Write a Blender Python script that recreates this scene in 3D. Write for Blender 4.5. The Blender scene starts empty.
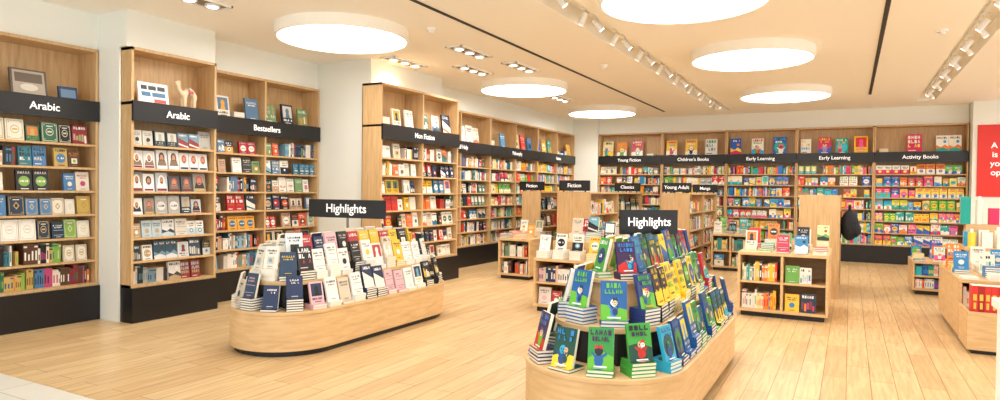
import bpy, math, random
from mathutils import Matrix, Vector
scene = bpy.context.scene
try:
    scene.view_settings.view_transform = 'Standard'
    scene.view_settings.look = 'None'
except Exception as e:
    print(e)
T = Matrix.Translation
def RX(d): return Matrix.Rotation(math.radians(d), 4, 'X')
def RY(d): return Matrix.Rotation(math.radians(d), 4, 'Y')
def RZ(d): return Matrix.Rotation(math.radians(d), 4, 'Z')
I4 = Matrix.Identity(4)

def hx(s):
    s = s.lstrip('#')
    out = []
    for i in (0, 2, 4):
        c = int(s[i:i+2], 16)/255
        out.append(c/12.92 if c <= .04045 else ((c+.055)/1.055)**2.4)
    return (out[0], out[1], out[2], 1.0)

# ---------------------------------------------------------------- materials
def new_mat(name):
    m = bpy.data.materials.new(name); m.use_nodes = True
    nt = m.node_tree
    return m, nt, nt.nodes['Principled BSDF']
def plain(name, col, rough=.5, metal=0, emis=0, spec=.5, noise=0):
    m, nt, b = new_mat(name)
    b.inputs['Base Color'].default_value = hx(col)
    b.inputs['Roughness'].default_value = rough
    b.inputs['Metallic'].default_value = metal
    b.inputs['Specular IOR Level'].default_value = spec
    if emis:
        b.inputs['Emission Color'].default_value = hx(col)
        b.inputs['Emission Strength'].default_value = emis
    if noise:
        tc = nt.nodes.new('ShaderNodeTexCoord'); n = nt.nodes.new('ShaderNodeTexNoise')
        n.inputs['Scale'].default_value = 6; n.inputs['Detail'].default_value = 6
        bp = nt.nodes.new('ShaderNodeBump'); bp.inputs['Strength'].default_value = noise; bp.inputs['Distance'].default_value = .01
        nt.links.new(tc.outputs['Object'], n.inputs['Vector'])
        nt.links.new(n.outputs['Fac'], bp.inputs['Height']); nt.links.new(bp.outputs['Normal'], b.inputs['Normal'])
    return m
def wood_mat(name, c1, c2, stretch=(14, 14, 1.2), rough=.45):
    m, nt, b = new_mat(name)
    tc = nt.nodes.new('ShaderNodeTexCoord'); mp = nt.nodes.new('ShaderNodeMapping')
    mp.inputs['Scale'].default_value = stretch
    n = nt.nodes.new('ShaderNodeTexNoise'); n.inputs['Scale'].default_value = 2.2; n.inputs['Detail'].default_value = 6; n.inputs['Distortion'].default_value = .6
    r = nt.nodes.new('ShaderNodeValToRGB')
    r.color_ramp.elements[0].position = .3; r.color_ramp.elements[0].color = hx(c1)
    r.color_ramp.elements[1].position = .7; r.color_ramp.elements[1].color = hx(c2)
    nt.links.new(tc.outputs['Object'], mp.inputs['Vector']); nt.links.new(mp.outputs['Vector'], n.inputs['Vector'])
    nt.links.new(n.outputs['Fac'], r.inputs['Fac']); nt.links.new(r.outputs['Color'], b.inputs['Base Color'])
    b.inputs['Roughness'].default_value = rough
    return m
def floor_mat():
    m, nt, b = new_mat('plank_floor')
    L = nt.links.new
    tc = nt.nodes.new('ShaderNodeTexCoord'); mp = nt.nodes.new('ShaderNodeMapping')
    mp.inputs['Rotation'].default_value = (0, 0, math.radians(90))
    br = nt.nodes.new('ShaderNodeTexBrick')
    br.inputs['Color1'].default_value = hx('#e3c596'); br.inputs['Color2'].default_value = hx('#d5b282')
    br.inputs['Mortar'].default_value = hx('#a8865a')
    br.inputs['Scale'].default_value = 1; br.inputs['Mortar Size'].default_value = .0035
    br.inputs['Brick Width'].default_value = 1.2; br.inputs['Row Height'].default_value = .17
    br.offset = .37; br.inputs['Bias'].default_value = 0
    L(tc.outputs['Object'], mp.inputs['Vector']); L(mp.outputs['Vector'], br.inputs['Vector'])
    mp2 = nt.nodes.new('ShaderNodeMapping'); mp2.inputs['Scale'].default_value = (18, 1.3, 1)
    n = nt.nodes.new('ShaderNodeTexNoise'); n.inputs['Scale'].default_value = 1.6; n.inputs['Detail'].default_value = 6; n.inputs['Distortion'].default_value = .8
    L(tc.outputs['Object'], mp2.inputs['Vector']); L(mp2.outputs['Vector'], n.inputs['Vector'])
    rr = nt.nodes.new('ShaderNodeValToRGB')
    rr.color_ramp.elements[0].position = .3; rr.color_ramp.elements[0].color = (.80, .75, .69, 1)
    rr.color_ramp.elements[1].position = .65; rr.color_ramp.elements[1].color = (1.03, 1.03, 1.02, 1)
    L(n.outputs['Fac'], rr.inputs['Fac'])
    mx = nt.nodes.new('ShaderNodeMix'); mx.data_type = 'RGBA'; mx.blend_type = 'MULTIPLY'; mx.inputs[0].default_value = 1
    L(br.outputs['Color'], mx.inputs[6]); L(rr.outputs['Color'], mx.inputs[7]); L(mx.outputs[2], b.inputs['Base Color'])
    b.inputs['Roughness'].default_value = .33
    b.inputs['Specular IOR Level'].default_value = .45
    return m
def tile_mat():
    m, nt, b = new_mat('white_tile')
    tc = nt.nodes.new('ShaderNodeTexCoord'); br = nt.nodes.new('ShaderNodeTexBrick')
    br.inputs['Color1'].default_value = hx('#e6e2d8'); br.inputs['Color2'].default_value = hx('#e0dcd2'); br.inputs['Mortar'].default_value = hx('#bdb8ac')
    br.inputs['Scale'].default_value = 1; br.inputs['Brick Width'].default_value = 1.2; br.inputs['Row Height'].default_value = .6; br.inputs['Mortar Size'].default_value = .004
    nt.links.new(tc.outputs['Object'], br.inputs['Vector']); nt.links.new(br.outputs['Color'], b.inputs['Base Color'])
    b.inputs['Roughness'].default_value = .2
    return m
def attr_mat():
    m, nt, b = new_mat('printed_paper')
    a = nt.nodes.new('ShaderNodeAttribute'); a.attribute_name = 'fcol'
    nt.links.new(a.outputs['Color'], b.inputs['Base Color'])
    b.inputs['Roughness'].default_value = .4
    return m
WOOD = wood_mat('light_oak', '#c29b69', '#d8b585')
WOODT = wood_mat('light_oak_table', '#cea874', '#e1be8d', (2, 2, 14))
BLACK = plain('black_laminate', '#131316', .4)
WALL = plain('wall_paint', '#f0f2ea', .7, noise=.05)
CEIL = plain('ceiling_paint', '#fbf6ea', .8)
WHITE = plain('white_plastic', '#f4f2ec', .4)
TEXT = plain('white_lettering', '#ffffff', .5, emis=.3)
PAPER = attr_mat()
FLOOR = floor_mat(); TILE = tile_mat()
GLOW = plain('lamp_diffuser', '#fffcf5', .5, emis=9.5)
SPOTGLOW = plain('spot_lens', '#fff4e0', .5, emis=12)
DARK = plain('dark_grille', '#2b2926', .6)
METAL = plain('grey_metal', '#8c8a86', .35, .8)
RED = plain('red_poster', '#e02a20', .5)
HOUS = plain('housing', '#8f7f66', .7)

# ---------------------------------------------------------------- mesh builder
class MB:
    def __init__(s): s.v = []; s.f = []; s.c = []
    def poly(s, M, pts, col):
        n = len(s.v)
        for p in pts: s.v.append(M @ Vector(p))
        s.f.append(tuple(range(n, n+len(pts)))); s.c.append(col)
    def box(s, M, x0, x1, y0, y1, z0, z1, col=(1, 1, 1, 1), cols=None, skip=''):
        n = len(s.v)
        for p in ((x0,y0,z0),(x1,y0,z0),(x1,y1,z0),(x0,y1,z0),(x0,y0,z1),(x1,y0,z1),(x1,y1,z1),(x0,y1,z1)):
            s.v.append(M @ Vector(p))
        F = {'f':(0,1,5,4),'r':(1,2,6,5),'b':(2,3,7,6),'l':(3,0,4,7),'t':(4,5,6,7),'d':(0,3,2,1)}
        for k, f in F.items():
            if k in skip: continue
            s.f.append(tuple(n+i for i in f)); s.c.append(cols.get(k, col) if cols else col)
    def prism(s, M, pts, z0, z1, col=(1,1,1,1)):
        n = len(s.v); k = len(pts)
        for p in pts: s.v.append(M @ Vector((p[0], p[1], z0)))
        for p in pts: s.v.append(M @ Vector((p[0], p[1], z1)))
        s.f.append(tuple(range(n+k-1, n-1, -1))); s.c.append(col)
        s.f.append(tuple(range(n+k, n+2*k))); s.c.append(col)
        for i in range(k):
            j = (i+1) % k
            s.f.append((n+i, n+j, n+k+j, n+k+i)); s.c.append(col)
    def cyl(s, M, r, z0, z1, col=(1,1,1,1), n=20, r2=None):
        r2 = r if r2 is None else r2
        a = len(s.v)
        for i in range(n):
            t = 2*math.pi*i/n; s.v.append(M @ Vector((r*math.cos(t), r*math.sin(t), z0)))
        for i in range(n):
            t = 2*math.pi*i/n; s.v.append(M @ Vector((r2*math.cos(t), r2*math.sin(t), z1)))
        s.f.append(tuple(range(a+n-1, a-1, -1))); s.c.append(col)
        s.f.append(tuple(range(a+n, a+2*n))); s.c.append(col)
        for i in range(n):
            j = (i+1) % n
            s.f.append((a+i, a+j, a+n+j, a+n+i)); s.c.append(col)
    def ball(s, M, rx, ry, rz, col, n=12, m=8):
        a = len(s.v)
        for i in range(m+1):
            ph = math.pi*i/m
            for j in range(n):
                th = 2*math.pi*j/n
                s.v.append(M @ Vector((rx*math.sin(ph)*math.cos(th), ry*math.sin(ph)*math.sin(th), -rz*math.cos(ph))))
        for i in range(m):
            for j in range(n):
                k = (j+1) % n
                s.f.append((a+i*n+j, a+i*n+k, a+(i+1)*n+k, a+(i+1)*n+j)); s.c.append(col)
    def build(s, name, mat, parent=None, bevel=0, world=False):
        me = bpy.data.meshes.new(name)
        me.from_pydata(s.v, [], s.f); me.update()
        at = me.attributes.new('fcol', 'FLOAT_COLOR', 'FACE')
        buf = []
        for c in s.c: buf.extend(c)
        at.data.foreach_set('color', buf)
        me.materials.append(mat)
        o = bpy.data.objects.new(name, me); scene.collection.objects.link(o)
        if parent:
            o.parent = parent
            if world: o.matrix_parent_inverse = parent.matrix_basis.inverted()
        if bevel:
            b = o.modifiers.new('bevel', 'BEVEL'); b.width = bevel; b.segments = 2; b.limit_method = 'ANGLE'; b.angle_limit = math.radians(50)
        return o
def empty(name, M=I4):
    o = bpy.data.objects.new(name, None); scene.collection.objects.link(o)
    o.matrix_world = M; o.empty_display_size = .1
    return o
def text(body, M, size, parent, mat=None, name='lettering'):
    c = bpy.data.curves.new(name, 'FONT'); c.body = body; c.size = size; c.align_x = 'CENTER'; c.align_y = 'CENTER'; c.extrude = .0015; c.offset = size*.012
    c.materials.append(mat or TEXT)
    o = bpy.data.objects.new(name, c); scene.collection.objects.link(o)
    if parent: o.parent = parent
    o.matrix_local = M
    return o

# ---------------------------------------------------------------- books
def P(*a): return [hx(x) for x in a]
CREAM = hx('#f3eee0'); PAGE = hx('#efe8d6'); INK = hx('#20202a'); WHT = hx('#f8f6f0')
PAL = {
 'novel': P('#1f2a44','#f1ece0','#b3202b','#efe9dc','#2d6e8e','#e7a33a','#3c3a3a','#7a9a6b','#d9d3c7','#5c7f9f','#f4f1ea','#123a3a','#d2552d','#87b4c9','#e8dccb','#c9a58a','#f6f3ec','#15151a'),
 'white': P('#f4f1ea','#efe9dc','#1b1c22','#d8c9b4','#f7f5f0','#15151a','#dfe5e6','#e8b9c0','#6fa8bc','#eadfd8','#1d2f55','#f2efe8','#e9c440','#b8303a','#f5f2ea','#27405c','#0f1014','#f4f2ee'),
 'arab1': P('#12352c','#2f6a4c','#0f2f4a','#8f2a2f','#c9a95c','#1b1b20','#e8e0cc','#2b7a8a','#5a3a24','#4a7fb0','#86b24a','#e9e2d2','#f0ead8','#d87a2c','#20508c','#c24a7a','#f2efe6'),
 'arab2': P('#e9e4da','#cfc8bb','#2c4a5c','#3f3a36','#b59a72','#d8d6d2','#6c8da0','#8a2f2f','#17303a','#b7c7cc','#a9a49a'),
 'kids': P('#e8322c','#f6c21c','#2fa4dd','#5bbf3a','#f07f1e','#ee5fa0','#12a79a','#ffe14d','#1f5fbf','#f5f1e4','#2ec4d6','#d92a63','#f8f5ea','#ffcf33','#1b7fd0','#f4f0e2'),
 'comic': P('#15304f','#1b5c9c','#12181f','#c52a22','#2f8f3c','#e8a21c','#1c4a8c','#2aa5c8','#3f9f3c','#f3d02c','#0f4a3a','#20356f','#2f7fc8','#3a1c4a','#66b52f'),
 'mixed': P('#e8322c','#f3c33c','#2f86c0','#6aa84a','#e8842e','#f2ede0','#20304a','#d9d2c0','#1f1f26','#c23a5a','#f0eadc','#38a0a0','#efe2a8','#f6f3ea','#e9e4d8'),
 'red': P('#c2231f','#d3302a','#a81c1c'),
 'business': P('#f0ece2','#e2b22c','#1c2b4a','#c9352b','#2b2b30','#e9e4d8','#1b6fa0','#f4f0e6','#e07030','#446a52','#d9cfbc','#f6f2ea','#f8f6f0'),
}
def cl(v): return min(1, max(0, v))
def ell(cx, cy, rx, ry, n=10):
    return [(cl(cx+rx*math.cos(2*math.pi*i/n)), cl(cy+ry*math.sin(2*math.pi*i/n))) for i in range(n)]
def rect(x0, y0, x1, y1): return [(x0,y0),(x1,y0),(x1,y1),(x0,y1)]
def lum(c): return .3*c[0]+.6*c[1]+.1*c[2]
def mixc(a, b, t): return tuple(a[i]*(1-t)+b[i]*t for i in range(3))+(1,)
def letters(D, rng, x0, x1, y0, y1, col, n):
    w = (x1-x0)/n; x = x0
    for i in range(n):
        r = rng.random()
        if r < .1: pass
        elif r < .35: D.append((rect(x, y0, x+w*.72, y1), col))
        elif r < .55:
            D.append((rect(x, y0, x+w*.25, y1), col)); D.append((rect(x+w*.25, y0, x+w*.72, y0+(y1-y0)*.3), col))
        elif r < .75:
            D.append((rect(x, y0, x+w*.22, y1), col)); D.append((rect(x+w*.5, y0, x+w*.72, y1), col)); D.append((rect(x+w*.22, y0+(y1-y0)*.35, x+w*.5, y0+(y1-y0)*.65), col))
        else:
            D.append(([(x, y0), (x+w*.2, y0), (x+w*.45, y1), (x+w*.25, y1)], col)); D.append(([(x+w*.55, y0), (x+w*.75, y0), (x+w*.5, y1), (x+w*.3, y1)], col))
        x += w
def make_cover(rng, pal, kind):
    bg = rng.choice(pal); o = [c for c in pal if abs(lum(c)-lum(bg)) > .1] or [WHT]
    c2 = rng.choice(o); c3 = rng.choice(o); tc = INK if lum(bg) > .35 else WHT
    if rng.random() < .3: tc = rng.choice(o)
    D = []
    if kind == 'kids':
        st = rng.randrange(4)
        if st != 3: D.append(([(0,0),(1,0),(1,rng.uniform(.2,.45)),(.5,rng.uniform(.3,.5)),(0,rng.uniform(.2,.45))], c2))
        if st == 3: D.append((ell(.5,.42,.44,.33,14), c2))
        for i in range(rng.choice((1, 1, 2))):
            cx = .5 if i == 0 and rng.random() < .5 else rng.uniform(.3, .7); sc = rng.uniform(.75, 1.1) if i == 0 else .55
            cb = rng.choice(pal); hcol = rng.choice([hx('#e8b48a'), hx('#f0c8a0'), rng.choice(pal), WHT])
            D.append((ell(cx, .2, .19*sc, .17*sc, 10), cb))
            D.append(([(cx-.17*sc,.26),(cx-.34*sc,.34+.1*rng.random()),(cx-.3*sc,.4),(cx-.1*sc,.32)], cb)); D.append(([(cx+.17*sc,.26),(cx+.34*sc,.3+.14*rng.random()),(cx+.3*sc,.4),(cx+.1*sc,.32)], cb))
            D.append((ell(cx, .43, .17*sc, .13*sc, 12), hcol))
            if rng.random() < .6: D.append(([(cx-.18*sc,.46),(cx-.12*sc,.58),(cx,.53),(cx+.12*sc,.58),(cx+.18*sc,.46),(cx,.5)], rng.choice(pal)))
            D.append((ell(cx-.06*sc,.44,.035*sc,.03*sc,6), INK)); D.append((ell(cx+.06*sc,.44,.035*sc,.03*sc,6), INK))
            D.append((rect(cx-.05*sc,.37,cx+.05*sc,.385), INK))
        tcol = rng.choice(o); t2 = tcol if rng.random() < .5 else rng.choice(o)
        letters(D, rng, .08, .94, .81, .94, tcol, rng.randint(4, 6)); letters(D, rng, .16, .86, .66, .77, t2, rng.randint(4, 6))
        D.append((rect(.25, .03, .75, .065), tc))
    elif kind == 'portrait':
        bg = rng.choice(P('#e6e4e0', '#d3d2d0', '#f0eeea', '#b8bcc0', '#4a4e54', '#8d8880'))
        D.append(([(.08, .18), (.92, .18), (.78, .5), (.22, .5)], rng.choice(P('#f2f0ea', '#2b2b2e', '#7c6a58'))))
        D.append((ell(.5, .62, .27, .26, 12), rng.choice(P('#f4f2ee', '#3a302a', '#b8524a'))))
        D.append((ell(.5, .58, .17, .2, 12), hx('#b98664')))
        D.append((rect(.4, .44, .6, .5), hx('#3a2a22')))
        D.append((rect(.1, .04, .9, .15), rng.choice(P('#8a1f1f', '#20303a', '#c2a050', '#ffffff'))))
    elif kind == 'ornate':
        g = rng.choice(P('#cfae5c', '#cfae5c', '#d8d0b8', '#b8953f'))
        D += [(rect(.06,.05,.94,.08), g),(rect(.06,.92,.94,.95), g),(rect(.06,.05,.1,.95), g),(rect(.9,.05,.94,.95), g)]
        if rng.random() < .5: D.append(([(.5,.3),(.7,.5),(.5,.7),(.3,.5)], g)); D.append((ell(.5,.5,.1,.1,8), bg))
        else: D.append((ell(.5,.52,.24,.2,14), g)); D.append((ell(.5,.52,.2,.16,14), bg)); D.append((rect(.36,.48,.64,.56), g))
        for q in ((.18,.14),(.82,.14),(.18,.86),(.82,.86)): D.append((ell(q[0], q[1], .05, .04, 4), g))
        D.append((rect(.3,.78,.7,.82), WHT))
    elif kind == 'plain':
        letters(D, rng, .12, .88, .76, .84, tc, 7); letters(D, rng, .2, .8, .65, .71, tc, 6)
        D.append((rect(.3,.08,.7,.11), mixc(tc, bg, .3)))
        r = rng.random()
        if r < .3: D.append((ell(.5, .38, .2, .14), c2))
        elif r < .5:
            D.append((rect(.25,.2,.75,.52), c2)); D.append((ell(.5,.36,.14,.1), c3))
        elif r < .7: D.append((rect(.1,.5,.9,.515), tc)); D.append((rect(.1,.2,.9,.215), tc))
    else:
        st = rng.randrange(7)
        if st == 0:
            D.append((rect(0, .0, 1, .5), c2)); letters(D, rng, .12, .88, .74, .86, tc, 5); D.append((rect(.2,.6,.8,.65), tc)); D.append((ell(.5,.3,.24,.16), c3)); D.append((ell(.5,.3,.12,.08), bg))
        elif st == 1:
            D.append((rect(.1,.35,.9,.92), c2)); D.append((ell(.5,.68,.16,.14), c3)); D.append(([(.3,.35),(.7,.35),(.62,.58),(.38,.58)], c3)); letters(D, rng, .12, .88, .18, .28, tc, 6); D.append((rect(.25,.08,.75,.11), tc))
        elif st == 2:
            D.append(([(0,0),(1,0),(1,.35),(0,.7)], c2)); letters(D, rng, .12, .85, .78, .9, tc, 5); D.append((rect(.5,.1,.9,.14), WHT)); D.append(([(0,.2),(1,0),(1,.08),(0,.32)], c3))
        elif st == 3:
            D.append((ell(.5,.45,.36,.25,14), c2)); letters(D, rng, .1, .9, .8, .92, tc, 5); letters(D, rng, .24, .76, .4, .5, INK if lum(c2) > .35 else WHT, 4); D.append((rect(.25,.06,.75,.1), tc))
        elif st == 4:
            D.append(([(0,0),(1,0),(1,.3),(.7,.45),(.4,.3),(0,.42)], c2)); D.append(([(0,0),(1,0),(1,.15),(.5,.28),(0,.18)], c3)); D.append((ell(.7,.62,.13,.09), rng.choice(pal))); letters(D, rng, .1, .9, .8, .91, tc, 6)
        elif st == 5:
            letters(D, rng, .08, .92, .74, .92, c2, 4); letters(D, rng, .08, .92, .5, .68, c2, 4); letters(D, rng, .08, .92, .28, .44, c3, 4); D.append((rect(.1,.08,.6,.12), tc))
        else:
            m_ = mixc(bg, c2, .4)
            for q in range(5): D.append((rect(.06+.18*q, rng.uniform(.05,.2), .2+.18*q, rng.uniform(.35,.62)), rng.choice((m_, c2, c3))))
            letters(D, rng, .1, .9, .76, .9, tc, 5)
    return bg, D
def book_out(mb, M, w, h, t, cov):
    bg, D = cov
    mb.box(M, -w/2, w/2, 0, t, 0, h, bg, {'t': PAGE, 'r': PAGE, 'd': PAGE})
    for k, (pts, c) in enumerate(D):
        y = -.0003*(k+1)
        mb.poly(M, [(-w/2+p[0]*w, y, p[1]*h) for p in pts], c)
def stack(mb, M, n, w, d, cov, rng, t=.022):
    z = 0
    bg, D = cov
    for i in range(n):
        jx = rng.uniform(-.004, .004); jy = rng.uniform(-.004, .004)
        mb.box(M, -w/2+jx, w/2+jx, jy, d+jy, z+.002, z+t-.001, bg, {'r': PAGE, 'f': PAGE, 'b': PAGE})
        mb.box(M, -w/2+jx-.001, w/2+jx+.001, jy-.001, d+jy, z, z+.004, bg); mb.box(M, -w/2+jx-.001, w/2+jx+.001, jy-.001, d+jy, z+t-.004, z+t, bg)
        z += t
    for k, (pts, c) in enumerate(D):
        mb.poly(M, [(-w/2+p[0]*w, p[1]*d, z+.0003*(k+1)) for p in pts], c)
    return z
def spine_run(mb, M, x0, x1, hmax, rng, pal, depth=.17, y=.07):
    x = x0
    while x < x1-.012:
        k = rng.choice((1, 1, 1, 2, 3, 4)); c = rng.choice(pal); t = rng.uniform(.012, .034); h = hmax*rng.uniform(.62, .93)
        o = rng.choice(pal)
        for i in range(k):
            if x+t > x1: return
            mb.box(M, x, x+t-.0012, y, y+depth, 0, h, c, {'t': PAGE}, skip='bd')
            if rng.random() < .85:
                a = rng.uniform(.5, .7)
                mb.poly(M, [(x+t*.25, y-.0006, h*.2), (x+t*.7, y-.0006, h*.2), (x+t*.7, y-.0006, h*a), (x+t*.25, y-.0006, h*a)], o)
            if rng.random() < .4:
                mb.poly(M, [(x, y-.0009, h*.84), (x+t-.0012, y-.0009, h*.84), (x+t-.0012, y-.0009, h*.93), (x, y-.0009, h*.93)], o)
            x += t
        if rng.random() < .05: x += rng.uniform(.01, .05)
def out_run(mb, M, x0, x1, hmax, rng, pal, kinds, gap=(.003, .025), wr=(.58, .8), dup=.35, y=.05):
    x = x0+.01
    cov = None; h = 0
    while True:
        if cov is None or rng.random() > dup:
            cov = make_cover(rng, pal, rng.choice(kinds)); h = hmax*rng.uniform(.7, .97); r = rng.uniform(*wr)
        w = h*r
        if x+w > x1: break
        book_out(mb, M @ T((x+w/2, y+rng.uniform(-.01, .01), 0)) @ RX(-7), w, h, .03, cov)
        x += w+rng.uniform(*gap)
def fill_row(mb, M, x0, x1, hmax, rng, pal, kinds, pface, dup=.35):
    if pface >= 1: out_run(mb, M, x0, x1, hmax, rng, pal, kinds, dup=dup); return
    x = x0
    while x < x1-.05:
        L = rng.uniform(.3, .6)
        e = min(x+L, x1)
        if x1-e < .12: e = x1
        if rng.random() < pface: out_run(mb, M, x, e, hmax, rng, pal, kinds, dup=dup)
        else: spine_run(mb, M, x+.005, e, hmax, rng, pal)
        x = e

SH = 2.2; PL = .38
def bookshelf(x, y, rot, W, nb, labels, pal, kinds, pf, seed, H=3.0, D=.35, rows=7, toprange=(2, 4), rowspec=None, topskip=False, extra=None, toph=(.26, .33)):
    rng = random.Random(seed)
    M = T((x, y, 0)) @ RZ(rot)
    root = empty('bookshelf', M)
    w = MB(); k = MB(); b = MB()
    bw = W/nb; t = .028
    for i in range(nb+1):
        cx = i*bw
        x0 = 0 if i == 0 else (W-t if i == nb else cx-t/2)
        w.box(I4, x0, x0+t, -.0, D, 0.02, H)
    w.box(I4, 0, W, 0, D, H-.03, H+.002); w.box(I4, 0, W, D-.012, D-.001, .02, H)
    w.box(I4, 0, W, -.005, D, PL, PL+.03)
    w.box(I4, 0, W, .0, D, SH+.18, SH+.21)
    pitch = (SH-PL-.03)/rows
    for r in range(1, rows):
        z = PL+.03+r*pitch
        w.box(I4, t*.5, W-t*.5, .008, D-.005, z-.022, z)
    k.box(I4, -.004, W+.004, -.035, D+.003, 0, PL)
    k.box(I4, 0.002, W-.002, -.03, .012, SH, SH+.22)
    w.build('carcass', WOOD, root); k.build('plinth_and_sign_band', BLACK, root)
    for i in range(nb):
        a = i*bw+t; e = (i+1)*bw-t
        for r in range(rows):
            z = PL+.03+r*pitch+.001
            p = pf; kk = kinds
            if rowspec and r in rowspec: p, kk = rowspec[r]
            fill_row(b, M @ T((0, 0, z)), a, e, pitch-.03, rng, PAL[pal], kk, p)
        if not topskip:
            n = rng.randint(*toprange)
            z = SH+.212
            xs = a+.05
            step = (e-a-.05)/n
            for q in range(n):
                if rng.random() < .85:
                    cov = make_cover(rng, PAL[pal], rng.choice(kinds))
                    h = rng.uniform(*toph)
                    m = rng.choice((1, 1, 2))
                    for u in range(m):
                        ww = h*.7 if m == 1 else h*.62
                        if q*step+u*ww*1.03+ww > e-a-.06 or (u+1)*ww*1.03 > step: continue
                        book_out(b, M @ T((xs+q*step+ww/2+u*ww*1.03, .08, z)) @ RX(-8), ww, h, .03, cov)
                else:
                    cov = make_cover(rng, PAL[pal], 'plain')
                    stack(b, M @ T((xs+q*step+.1, .06, z)), rng.randint(2, 4), .17, .22, cov, rng, .03)
    if extra:
        for (ex, ew, eh, cov) in extra:
            book_out(b, M @ T((ex, .08, SH+.212)) @ RX(-10), ew, eh, .03, cov)
    b.build('books', PAPER, root, world=True)
    for (s, fx) in labels:
        text(s, T((W*fx, -.034, SH+.105)) @ RX(90), .11, root)
    return root, M

# ---------------------------------------------------------------- room shell
def block(name, x0, x1, y0, y1, z0, z1, mat, parent=None):
    m = MB(); m.box(I4, x0, x1, y0, y1, z0, z1); return m.build(name, mat, parent)
CZ = 3.4
block('floor', -8.2, 6.2, 2.65, 17.2, -.1, 0, FLOOR)
block('floor_entrance_tile', -8.2, 6.2, -1.5, 2.645, -.1, 0, TILE)
m = MB()
for (a, c) in ((-8.2, -2.78), (-2.46, 1.14), (1.46, 6.2)):
    m.box(I4, a, c, 1.0, 17.2, CZ, CZ+.18)
for (a, c) in ((-2.78, -2.46), (1.14, 1.46)):
    m.box(I4, a-.02, c+.02, 1.0, 17.2, CZ+.18, CZ+.22)
    m.box(I4, a-.001, c+.001, 15.6, 17.2, CZ, CZ+.18); m.box(I4, a-.001, c+.001, 1, 3.5, CZ, CZ+.18)
m.build('ceiling', CEIL)
m = MB()
m.box(I4, -8.2, -7.77, -1.5, 17.2, 0, CZ)
m.box(I4, -7.77, -7.40, -1.5, 2.6, 0, CZ)
m.box(I4, -7.77, -7.44, 2.6, 4.275, 3.005, CZ)
m.box(I4, -7.77, -7.03, 4.275, 4.294, 0, 3.005)
m.box(I4, -7.77, -7.21, 4.294, 5.39, 0, 3.005)
m.box(I4, -7.77, -6.90, 4.275, 5.39, 3.005, CZ)
m.box(I4, -7.77, -7.56, 5.39, 7.5, 0, CZ)
m.box(I4, -7.56, -7.25, 5.39, 7.5, 3.005, CZ)
m.box(I4, -7.77, -6.21, 7.5, 9.38, 0, CZ)
m.box(I4, -7.77, -6.92, 9.38, 16.4, 0, CZ)
m.box(I4, -6.92, -6.62, 9.38, 16.4, 3.005, CZ)
m.box(I4, -7.77, -5.90, 16.38, 17.2, 0, CZ)
m.build('wall_left', WALL)
m = MB()
m.box(I4, -5.9, 6.2, 16.76, 17.2, 0, CZ)
m.box(I4, -5.9, 2.15, 16.5, 16.76, 3.005, CZ)
m.box(I4, 2.16, 6.2, 16.1, 16.76, 0, CZ)
m.build('wall_back', WALL)
m = MB()
m.box(I4, 2.17, 6.0, 16.085, 16.099, 0, .1)
m.build('baseboard_back', BLACK)

bookshelf(-7.40, 2.62, 90, 1.645, 1, [('Arabic', .66)], 'arab1', ('ornate', 'novel', 'plain'), .6, 17, topskip=True,
          rowspec={6: (1, ('ornate', 'novel')), 5: (.25, ('plain', 'novel')), 4: (.7, ('novel', 'plain')), 3: (1, ('ornate', 'plain', 'novel')), 2: (1, ('ornate', 'ornate', 'plain')), 1: (.4, ('ornate',)), 0: (.15, ('ornate',))},
          extra=[(1.0, .34, .28, (hx('#5a5048'), [(rect(.06,.06,.94,.94), hx('#b9aa98')), (rect(.12,.5,.88,.85), hx('#6b5a4a')), (ell(.5,.32,.25,.14), hx('#e0d8c8'))])),
                 (1.38, .19, .15, (hx('#24406a'), [(rect(.1,.2,.9,.8), hx('#6f8fb0'))]))])
bookshelf(-6.85, 4.3, 90, 1.07, 1, [('Arabic', .5)], 'arab2', ('portrait', 'novel', 'plain'), 1, 12, topskip=True,
          rowspec={6: (1, ('novel', 'plain')), 5: (1, ('portrait',)), 4: (1, ('portrait',)), 3: (1, ('portrait', 'novel')), 2: (1, ('plain', 'novel')), 1: (1, ('novel',)), 0: (.6, ('novel',))}, rows=7,
          extra=[(.32, .36, .25, (hx('#f3f1ec'), [(rect(.1,.66,.3,.86), hx('#2a2f36')), (rect(.34,.66,.6,.86), hx('#2a2f36')), (rect(.64,.66,.9,.86), hx('#2a2f36')), (rect(.1,.36,.4,.56), hx('#3a6f96')), (rect(.45,.36,.9,.56), hx('#3a6f96')), (rect(.5,.1,.9,.26), hx('#c23a30'))]))])
bookshelf(-7.20, 5.41, 90, 2.07, 2, [('Bestsellers', .5)], 'novel', ('novel', 'plain', 'novel'), .7, 13)
bookshelf(-5.85, 7.3, 90, 2.05, 2, [('Non Fiction', .5)], 'business', ('novel', 'plain'), .8, 14)
yy = 9.42
for i in range(3):
    bookshelf(-6.55, yy, 90, 2.31, 2, [(('Self Help', 'Philosophy', 'Fiction')[i], .5)], ('business', 'mixed', 'kids')[i], ('novel', 'plain'), .6, 20+i, toph=(.3, .38))
    yy += 2.315
bx = (-5.88, -4.2, -2.65, -1.1, .45, 2.14)
lab = ('Young Fiction', "Children's Books", 'Early Learning', 'Early Learning', 'Activity Books')
for i in range(5):
    bookshelf(bx[i]+.003, 16.4, 0, bx[i+1]-bx[i]-.006, 1, [(lab[i], .5)], ('mixed', 'mixed', 'kids', 'kids', 'kids')[i], ('kids', 'novel', 'kids'), (.5, .5, .6, .55, 1)[i], 30+i, D=.34,
              rowspec={0: (.1, ('kids',)), 1: (.4, ('kids',))} if i < 4 else None, toprange=(3, 4), toph=(.33, .42))

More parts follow.
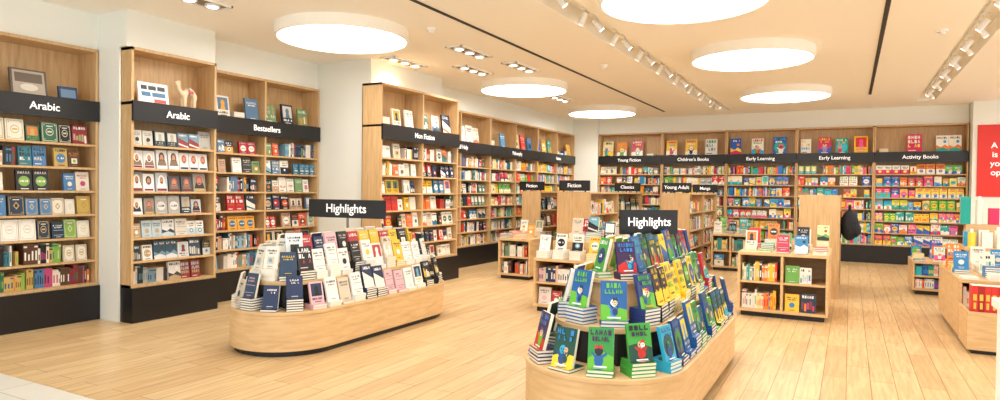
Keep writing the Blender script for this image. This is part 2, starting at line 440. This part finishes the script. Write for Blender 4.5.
# camel figurine
def skin_obj(name, pts, edges, rad, mat, M, sub=2):
    me = bpy.data.meshes.new(name); me.from_pydata(pts, edges, []); me.update()
    o = bpy.data.objects.new(name, me); scene.collection.objects.link(o)
    o.matrix_world = M
    bpy.context.view_layer.objects.active = o; o.select_set(True)
    s = o.modifiers.new('skin', 'SKIN')
    if not me.skin_vertices:
        bpy.ops.mesh.customdata_skin_add()
    for i, r in enumerate(rad):
        me.skin_vertices[0].data[i].radius = (r, r)
    me.skin_vertices[0].data[0].use_root = True
    s.use_smooth_shade = True
    u = o.modifiers.new('sub', 'SUBSURF'); u.levels = sub; u.render_levels = sub
    me.materials.append(mat)
    o.select_set(False)
    return o
camel = plain('camel_plush', '#e6cfae', .9)
Mx = T((-6.85, 4.3, 0)) @ RZ(90)
pts = [(0,0,.17),(-.05,0,.175),(.05,0,.17),(.0,0,.225),(.085,0,.15),(.11,0,.2),(.12,0,.255),(.16,0,.25),
       (-.055,.02,.10),(-.05,.02,.012),(-.055,-.02,.10),(-.05,-.02,.012),(.055,.02,.10),(.055,.02,.012),(.055,-.02,.10),(.055,-.02,.012),(-.085,0,.15),(-.095,0,.10),(.112,.012,.28)]
ed = [(0,1),(0,2),(0,3),(2,4),(4,5),(5,6),(6,7),(1,8),(8,9),(1,10),(10,11),(2,12),(12,13),(2,14),(14,15),(1,16),(16,17),(6,18)]
rd = [.046,.044,.044,.026,.028,.022,.024,.015,.02,.015,.02,.015,.02,.015,.02,.015,.01,.006,.006]
croot = empty('camel_figurine', Mx @ T((.76, .10, SH+.212)) @ RZ(180) @ Matrix.Scale(1.15, 4))
try:
    co_ = skin_obj('camel_body', pts, ed, rd, camel, I4); co_.parent = croot
    m = MB(); m.box(I4, -.028, .032, -.048, .048, .155, .185, hx('#d8506a')); m.build('camel_saddle', PAPER, croot, .006)
except Exception as e: print('camel', e)

# ---------------------------------------------------------------- display islands
def stad(r, ya, yb, n=20):
    p = []
    for i in range(n+1):
        a = math.pi*i/n; p.append((r*math.cos(a), yb+r*math.sin(a)))
    for i in range(n+1):
        a = math.pi+math.pi*i/n; p.append((r*math.cos(a), ya+r*math.sin(a)))
    return p
def perim(r, ya, yb, step, na_near, na_far):
    L = yb-ya; out = []
    ns = max(1, int(L/step))
    for i in range(ns): out.append((r, ya+(i+.5)*L/ns, 1, 0))
    for i in range(na_far):
        a = math.pi*(i+.5)/na_far; out.append((r*math.cos(a), yb+r*math.sin(a), math.cos(a), math.sin(a)))
    for i in range(ns): out.append((-r, yb-(i+.5)*L/ns, -1, 0))
    for i in range(na_near):
        a = math.pi+math.pi*(i+.5)/na_near; out.append((r*math.cos(a), ya+r*math.sin(a), math.cos(a), math.sin(a)))
    return out
def ring_books(mb, cx, r, ya, yb, z, step, nn, nf, rng, pal, kinds, bh=(.2, .24), nst=(2, 5), d=.19, lean=14, dup=.3, pstand=1):
    cov = None
    for (x, y, nx, ny) in perim(r, ya, yb, step, nn, nf):
        M = T((cx+x, y, z)) @ Matrix.Rotation(math.atan2(ny, nx)+math.pi/2, 4, 'Z')
        if cov is None or rng.random() > dup: cov = make_cover(rng, PAL[pal], rng.choice(kinds))
        h = rng.uniform(*bh); w = h*rng.uniform(.62, .7)
        zz = 0
        n = rng.randint(*nst)
        if n: zz = stack(mb, M, n, w, min(d, h), cov, rng)
        if rng.random() < pstand:
            book_out(mb, M @ T((0, .03 if n else .04, zz+.001)) @ RX(-lean), w, h, .022, cov)
def island(cx, y0, y1, hw, pal, kinds, seed, r2=.2, bh=(.2, .23), ein=.25, sin_=.16, near=(3, 3, 2), steps=(.19, .17, .15), dup=.35):
    rng = random.Random(seed)
    root = empty('display_table', T((cx, (y0+y1)/2, 0)))
    O = T((0, -(y0+y1)/2, 0))
    ya, yb = y0+hw, y1-hw
    h2 = hw-sin_; ya2, yb2 = y0+ein+h2, y1-ein-h2
    h3 = hw-sin_-.17; ya3, yb3 = y0+ein*2.3+h3, y1-ein-.2-h3
    k = MB(); k.prism(O, stad(hw-.04, ya, yb), 0, .05); k.prism(O, stad(h2-.06, ya2, yb2), .40, .615); k.build('black_core', BLACK, root)
    w = MB(); w.prism(O, stad(hw, ya, yb, 28), .05, .37); w.build('curved_base', WOODT, root, .004)
    w = MB(); w.prism(O, stad(hw+.008, ya, yb, 28), .37, .40); w.prism(O, stad(h2, ya2, yb2, 24), .615, .65); w.prism(O, stad(h3-.02, ya3, yb3, 20), .65, .62+r2); w.prism(O, stad(h3, ya3, yb3, 20), .62+r2, .65+r2); w.build('table_tops', WOODT, root, .004)
    b = MB()
    ring_books(b, cx, hw-.02, ya, yb, .401, steps[0], near[0], 5, rng, pal, kinds, bh, (1, 5), d=.15, dup=dup)
    ring_books(b, cx, h2-.02, ya2, yb2, .651, steps[1], near[1], 4, rng, pal, kinds, bh, (2, 5), d=.13, dup=dup)
    ring_books(b, cx, h3-.02, ya3, yb3, .651+r2, steps[2], near[2], 2, rng, pal, kinds, bh, (1, 2), d=.1, dup=dup)
    b.build('display_books', PAPER, root, world=True)
    return root
def sign(root, x, y, z0, z1, w, h, rot, s='Highlights', ts=.13):
    rx, ry = root.matrix_basis.translation.x, root.matrix_basis.translation.y
    L = T((x-rx, y-ry, 0)) @ RZ(rot)
    k = MB(); k.box(L, -w/2, w/2, -.012, .012, z1-h, z1); k.build('sign_board', BLACK, root)
    k = MB(); k.box(L, -.01, .01, .012, .03, z0, z1-h/2); k.box(L, -.08, .08, -.0, .05, z0, z0+.008); k.build('sign_stand', METAL, root)
    text(s, L @ T((0, -.014, z1-h/2)) @ RX(90), ts, root)
r_ = island(-4.70, 3.98, 6.75, .53, 'white', ('plain', 'novel', 'plain'), 105, r2=.15, ein=.15, near=(7, 6, 3), steps=(.17, .16, .16), dup=.25)
sign(r_, -4.88, 5.5, .81, 1.37, 1.0, .2, 6, ts=.135)
r_ = island(-1.41, 3.60, 6.55, .53, 'comic', ('kids', 'kids', 'novel'), 108, r2=.26, bh=(.21, .25), ein=.24, near=(6, 4, 2), steps=(.18, .17, .16), dup=.3)
sign(r_, -1.45, 5.27, .91, 1.35, .52, .2, 44, ts=.1)

def cubby_table(name, x0, x1, y0, y1, h, pal, seed, kinds=('novel', 'plain'), div=2, riser=0):
    rng = random.Random(seed)
    cx, cy = (x0+x1)/2, (y0+y1)/2; a = (x1-x0)/2; c = (y1-y0)/2
    root = empty(name, T((cx, cy, 0)))
    w = MB(); t = .03
    w.box(I4, -a, a, -c, c, h-.035, h); w.box(I4, -a, a, -c, c, .06, .09)
    for i in range(div+1):
        x = -a+i*(2*a-t)/div; w.box(I4, x, x+t, -c+.005, c-.005, .09, h-.035)
    w.box(I4, -a+t, a-t, -.01, .01, .09, h-.035)
    w.box(I4, -a+t, a-t, -c+.02, c-.02, h*.52, h*.52+.025)
    if riser:
        w.box(I4, -a+.12, a-.12, -c+.32, c-.3, h, h+riser)
    w.build('oak_frame', WOODT, root, .003)
    k = MB(); k.box(I4, -a+.04, a-.04, -c+.04, c-.04, 0, .06); k.build('toe_kick', BLACK, root)
    b = MB(); M = T((cx, cy, 0))
    lv = [(.091, h*.52-.1), (h*.52+.026, h-.035-h*.52-.03)]
    for i in range(div):
        xa = -a+i*(2*a-t)/div+t+.01; xb = -a+(i+1)*(2*a-t)/div-.01
        for (z, hh) in lv:
            for s_ in (0, 180):
                fill_row(b, M @ RZ(s_) @ T((0, -c, z)), xa, xb-.02, min(hh, .25), rng, PAL[pal], kinds, .5)
    nx = max(1, int((2*a)/.2)); ny = max(1, int((2*c)/.26))
    for i in range(nx):
        for j in range(ny):
            zt = h+.001; xx = -a+.1+i*(2*a-.0)/nx; yy_ = -c+.02+j*2*c/ny
            if riser:
                if j == 0: pass
                elif abs(xx) < a-.18 and yy_ > -c+.31 and yy_+.2 < c-.3: zt = h+riser+.001
                else: continue
            if rng.random() < (.95 if riser else .85):
                cov = make_cover(rng, PAL[pal], rng.choice(kinds))
                MM = M @ T((xx, yy_, zt))
                z = stack(b, MM, rng.randint(1, 5), .14, .2, cov, rng)
                if rng.random() < (.8 if riser else .5): book_out(b, MM @ T((0, .08, z)) @ RX(-14), .14, .2, .02, cov)
    b.build('display_books', PAPER, root, world=True)
    return root
cubby_table('book_table', -3.45, -2.35, 7.3, 8.9, .66, 'white', 201, ('plain', 'novel'), riser=.2)
cubby_table('book_table', -5.25, -4.65, 9.7, 10.7, .68, 'novel', 202, div=1)
cubby_table('book_table', -1.2, -.2, 8.4, 9.7, .78, 'mixed', 203)
cubby_table('book_table', -2.35, -1.65, 13.0, 13.9, .7, 'mixed', 204)
cubby_table('book_table', .85, 1.35, 11.6, 12.5, .5, 'kids', 205, ('kids',), div=1)
cubby_table('book_table', 1.0, 2.4, 8.1, 9.8, .64, 'mixed', 206, ('novel', 'plain'), div=3)
root = empty('book_bin', T((1.7, 7.8, 0)))
w = MB(); w.box(I4, -.7, .7, -.28, .27, .04, .34); w.box(I4, -.7, .7, -.28, -.255, .34, .40); w.box(I4, -.7, -.675, -.255, .27, .34, .40); w.box(I4, .675, .7, -.255, .27, .34, .40)
w.build('oak_box', WOODT, root, .003)
k = MB(); k.box(I4, -.66, .66, -.24, .25, 0, .04); k.build('toe_kick', BLACK, root)
b = MB(); rng = random.Random(9)
x = -.66
while x < .62:
    t = .05
    M = T((0, 0, .342))
    b.box(M, x, x+t-.002, -.22, -.05, 0, .3, rng.choice(PAL['red']), {'t': PAGE})
    b.poly(M, [(x+.01,-.2206,.16),(x+.038,-.2206,.16),(x+.038,-.2206,.22),(x+.01,-.2206,.22)], hx('#e8c04a')); b.poly(M, [(x+.014,-.2206,.08),(x+.034,-.2206,.08),(x+.034,-.2206,.14),(x+.014,-.2206,.14)], hx('#e8c04a'))
    x += t
b.build('encyclopedia_set', PAPER, root)

def gondola(x0, x1, y0, y1, seed, pal, h=1.48, nsign=2, labels=('Fiction',)):
    rng = random.Random(seed)
    cx = (x0+x1)/2; W = x1-x0; L = y1-y0
    root = empty('bookstore_gondola', T((cx, y0, 0)))
    w = MB(); a = W/2
    w.box(I4, -a, a, 0, .03, .0, h); w.box(I4, -a, a, L-.03, L, 0, h); w.box(I4, -a, a, .03, L-.03, h-.03, h-.002)
    w.box(I4, -.012, .012, .03, L-.03, .1, h-.03)
    rows = 4; pit = (h-.03-.1)/rows
    for r in range(rows): w.box(I4, -a+.01, a-.01, .03, L-.03, .1+r*pit-.02, .1+r*pit)
    w.box(I4, -a+.01, a-.01, L/2-.012, L/2+.012, .1, h-.03)
    w.build('oak_carcass', WOOD, root)
    k = MB(); k.box(I4, -a+.03, a-.03, .03, L-.03, 0, .08)
    for i in range(nsign):
        yc = .04+(L-.1)*i/max(1, nsign-1)
        O = T((0, yc, 0))
        k.box(O, -.27, .27, -.01, .01, h+.02, h+.19); k.box(O, -.2, -.18, -.01, .01, h-.002, h+.03); k.box(O, .18, .2, -.01, .01, h-.002, h+.03)
        text(labels[i % len(labels)], T((0, yc-.012, h+.105)) @ RX(90), .09, root)
    k.build('sign_panels', BLACK, root)
    b = MB()
    for r in range(rows):
        z = .101+r*pit
        for side in (90, -90):
            M = (T((x1, y0, z)) @ RZ(90)) if side == 90 else (T((x0, y1, z)) @ RZ(-90))
            for (p, q) in ((.04, L/2-.02), (L/2+.02, L-.04)):
                fill_row(b, M, p, q, min(pit-.04, .27), rng, PAL[pal], ('novel', 'kids'), .5)
    b.build('books', PAPER, root, world=True)
gondola(-4.3, -3.72, 10.0, 13.0, 301, 'mixed', labels=('Fiction', 'Classics'))
gondola(-3.1, -2.6, 12.2, 15.0, 302, 'mixed', labels=('Young Adult', 'Manga'))
gondola(-5.75, -5.35, 11.6, 14.4, 303, 'novel', nsign=1, labels=('Fiction',))
gondola(-.65, -.12, 10.4, 12.2, 304, 'kids', nsign=0)

# ---------------------------------------------------------------- right side bits
root = empty('gift_table', T((1.9, 11.4, 0)))
w = MB(); w.box(I4, -.5, .6, -.45, .45, .74, .78)
for sx in (-.47, .53):
    for sy in (-.42, .38): w.box(I4, sx, sx+.04, sy, sy+.04, 0, .74)
w.box(I4, -.47, .57, -.42, .42, .3, .33)
w.box(I4, -.4, .55, .2, .42, .78, 1.08)
w.build('oak_table', WOODT, root)
b = MB(); rng = random.Random(3)
for i in range(6):
    for j in range(3):
        c = rng.choice(PAL['kids']); h = rng.uniform(.1, .28); xx = -.4+i*.17; y_ = -.32+j*.25
        zt = .781 if j < 2 else 1.081
        if j == 2: y_ = .31; h += .12
        if j == 1: y_ = -.05
        if (i+j) % 3:
            b.box(T((xx, y_, zt)), -.06, .06, -.06, .06, 0, h, c); b.box(T((xx, y_, zt)), -.062, .062, -.012, .012, 0, h+.002, rng.choice(PAL['kids']))
        else: b.cyl(T((xx, y_, zt)), .045, 0, h, c); b.cyl(T((xx, y_, zt+h)), .02, 0, .05, WHT)
        b.box(T((xx, -.32+j*.25, .331)), -.06, .06, -.06, .06, 0, rng.uniform(.1, .3), rng.choice(PAL['kids']))
b.build('gift_boxes', PAPER, root)

root = empty('wall_poster', T((2.84, 16.085, 2.2)))
w = MB(); w.box(I4, -.6, .6, -.015, .012, -.72, .72); w.build('poster_board', RED, root)
text('A book', T((-.14, -.018, .3)) @ RX(90), .16, root); text('is a gift', T((-.14, -.018, .12)) @ RX(90), .16, root); text('you can', T((-.14, -.018, -.06)) @ RX(90), .16, root); text('open', T((-.22, -.018, -.24)) @ RX(90), .16, root)

bp = plain('backpack_fabric', '#17171b', .8)
root = empty('backpack', T((-.0, 10.6, 1.05)))
b = MB(); b.ball(I4, .12, .16, .22, (0,0,0,1), 16, 12); b.ball(T((.07, 0, -.06)), .08, .12, .11, (0,0,0,1), 14, 10); b.cyl(T((0, 0, .2)), .02, 0, .09, n=10)
for q in (-.07, .07): b.box(T((-.11, q, 0)), -.006, .006, -.015, .015, -.18, .2)
b.build('bag_body', bp, root)

root = empty('service_counter', T((1.17, 3.3, 0)))
w = MB(); w.box(I4, -.55, .6, -.5, .5, .06, .98); w.build('counter_body', WHITE, root)
w = MB(); w.box(I4, -.57, .62, -.52, .52, .98, 1.02); w.build('counter_top', WHITE, root)
k = MB(); k.box(I4, -.5, .55, -.45, .45, 0, .06); k.build('toe_kick', BLACK, root)

# ---------------------------------------------------------------- ceiling lights
def disc(x, y):
    root = empty('ceiling_light', T((x, y, 0)))
    m = MB(); n = 64; R, r = .785, .757
    for i in range(n):
        t0 = 2*math.pi*i/n; t1 = 2*math.pi*(i+1)/n
        c0, s0, c1, s1 = math.cos(t0), math.sin(t0), math.cos(t1), math.sin(t1)
        z0, z1 = CZ-.13, CZ
        m.poly(I4, [(R*c0, R*s0, z0), (R*c1, R*s1, z0), (R*c1, R*s1, z1), (R*c0, R*s0, z1)], WHT)
        m.poly(I4, [(r*c0, r*s0, z0), (r*c0, r*s0, z0+.03), (r*c1, r*s1, z0+.03), (r*c1, r*s1, z0)], WHT)
        m.poly(I4, [(R*c0, R*s0, z0), (r*c0, r*s0, z0), (r*c1, r*s1, z0), (R*c1, R*s1, z0)], WHT)
    m.build('drum_rim', CEIL, root)
    g = MB(); g.cyl(I4, r, CZ-.115, CZ-.10, n=n); g.build('diffuser', GLOW, root)
for (x, y) in ((-5.4, 6.0), (-5.2, 10.5), (-5.1, 14.4), (-1.41, 6.2), (-1.2, 9.3), (-1.1, 13.1), (-1.5, 3.2), (3.2, 6.4), (3.2, 9.6), (3.2, 13.1)):
    disc(x, y)
def spot(x, y, z, dx, dy, light=0, tilt=40):
    root = empty('track_spotlight', T((x, y, z)) @ Matrix.Rotation(math.atan2(dy, dx), 4, 'Z'))
    m = MB(); m.cyl(T((0, 0, -.06)), .012, 0, .07, n=8); m.box(I4, -.05, .05, -.015, .015, 0, .02)
    A = T((.0, 0, -.08)) @ RY(-tilt)
    m.cyl(A, .035, -.11, .04, n=16); m.build('lamp_head', WHITE, root)
    g = MB(); g.cyl(A, .03, -.113, -.108, n=16); g.build('lens', SPOTGLOW, root)
    if light:
        l = bpy.data.lights.new('beam', 'SPOT'); l.energy = light; l.spot_size = math.radians(95); l.spot_blend = .9; l.shadow_soft_size = .06; l.color = (1, .96, .9)
        o = bpy.data.objects.new('beam', l); scene.collection.objects.link(o); o.parent = root
        o.matrix_local = A @ T((0, 0, -.13))
for X in (-2.62, 1.30):
    m = MB(); m.box(I4, X-.02, X+.02, 3.6, 15.5, CZ+.145, CZ+.178); m.build('light_track', WHITE)
    y = 4.6; i = 0
    while y < 15.5:
        spot(X, y, CZ+.125, (1 if i % 2 else -1), .5, 60 if i % 3 == 0 else 0)
        y += .75 if i % 2 else .35
        i += 1
for (x, y) in ((-5.9, 4.3), (-5.9, 7.9), (-4.65, 7.7), (-4.5, 9.0), (-5.3, 12.4), (-5.3, 8.9), (-5.4, 15.6)):
    root = empty('recessed_downlight', T((x, y, CZ)))
    m = MB()
    L = .42; Wd = .13
    m.box(I4, -Wd, Wd, -L, -L+.02, -.02, 0); m.box(I4, -Wd, Wd, L-.02, L, -.02, 0); m.box(I4, -Wd, -Wd+.02, -L, L, -.02, 0); m.box(I4, Wd-.02, Wd, -L, L, -.02, 0)
    for q in (-.27, 0, .27): m.cyl(T((0, q, -.03)), .075, 0, .03, n=20)
    m.build('frame', WHITE, root)
    m = MB(); m.box(I4, -Wd+.02, Wd-.02, -L+.02, L-.02, -.006, 0); m.build('housing', HOUS, root)
    g = MB()
    for q in (-.27, 0, .27): g.cyl(T((0, q, -.034)), .05, 0, .004, n=20)
    g.build('lens', SPOTGLOW, root)
    l = bpy.data.lights.new('beam', 'SPOT'); l.energy = 75; l.spot_size = math.radians(110); l.spot_blend = .9; l.shadow_soft_size = .1; l.color = (1, .96, .9)
    o = bpy.data.objects.new('beam', l); scene.collection.objects.link(o); o.parent = root; o.matrix_local = T((0, 0, -.06)) @ RY(25)
for (X, a, c) in ((-3.9, 5.2, 15.4), (.3, 4.5, 14.2)):
    m = MB(); m.box(I4, X-.02, X+.02, a, c, CZ-.008, CZ-.002); m.box(I4, X-.026, X-.02, a, c, CZ-.01, CZ-.002); m.build('air_slot_grille', DARK)
for (x, y) in ((-4.4, 6.4), (.9, 9), (-3.3, 9.4), (2.2, 12)):
    m = MB(); m.cyl(T((x, y, CZ-.03)), .06, 0, .03, n=20); m.cyl(T((x, y, CZ-.055)), .03, 0, .026, n=16); m.build('smoke_detector', WHITE)

# ---------------------------------------------------------------- world + camera
wd = bpy.data.worlds.new('mall_light'); scene.world = wd; wd.use_nodes = True
bg = wd.node_tree.nodes['Background']; bg.inputs['Color'].default_value = (.98, .99, 1.0, 1); bg.inputs['Strength'].default_value = 1.75
cam = bpy.data.cameras.new('camera'); co = bpy.data.objects.new('camera', cam); scene.collection.objects.link(co)
cam.sensor_width = 36; cam.lens = 650/1000*36; cam.clip_start = .05; cam.clip_end = 100
co.matrix_world = T((0, 0, 1.5)) @ RZ(28.3) @ RX(90-.9) @ RZ(.7)
scene.camera = co
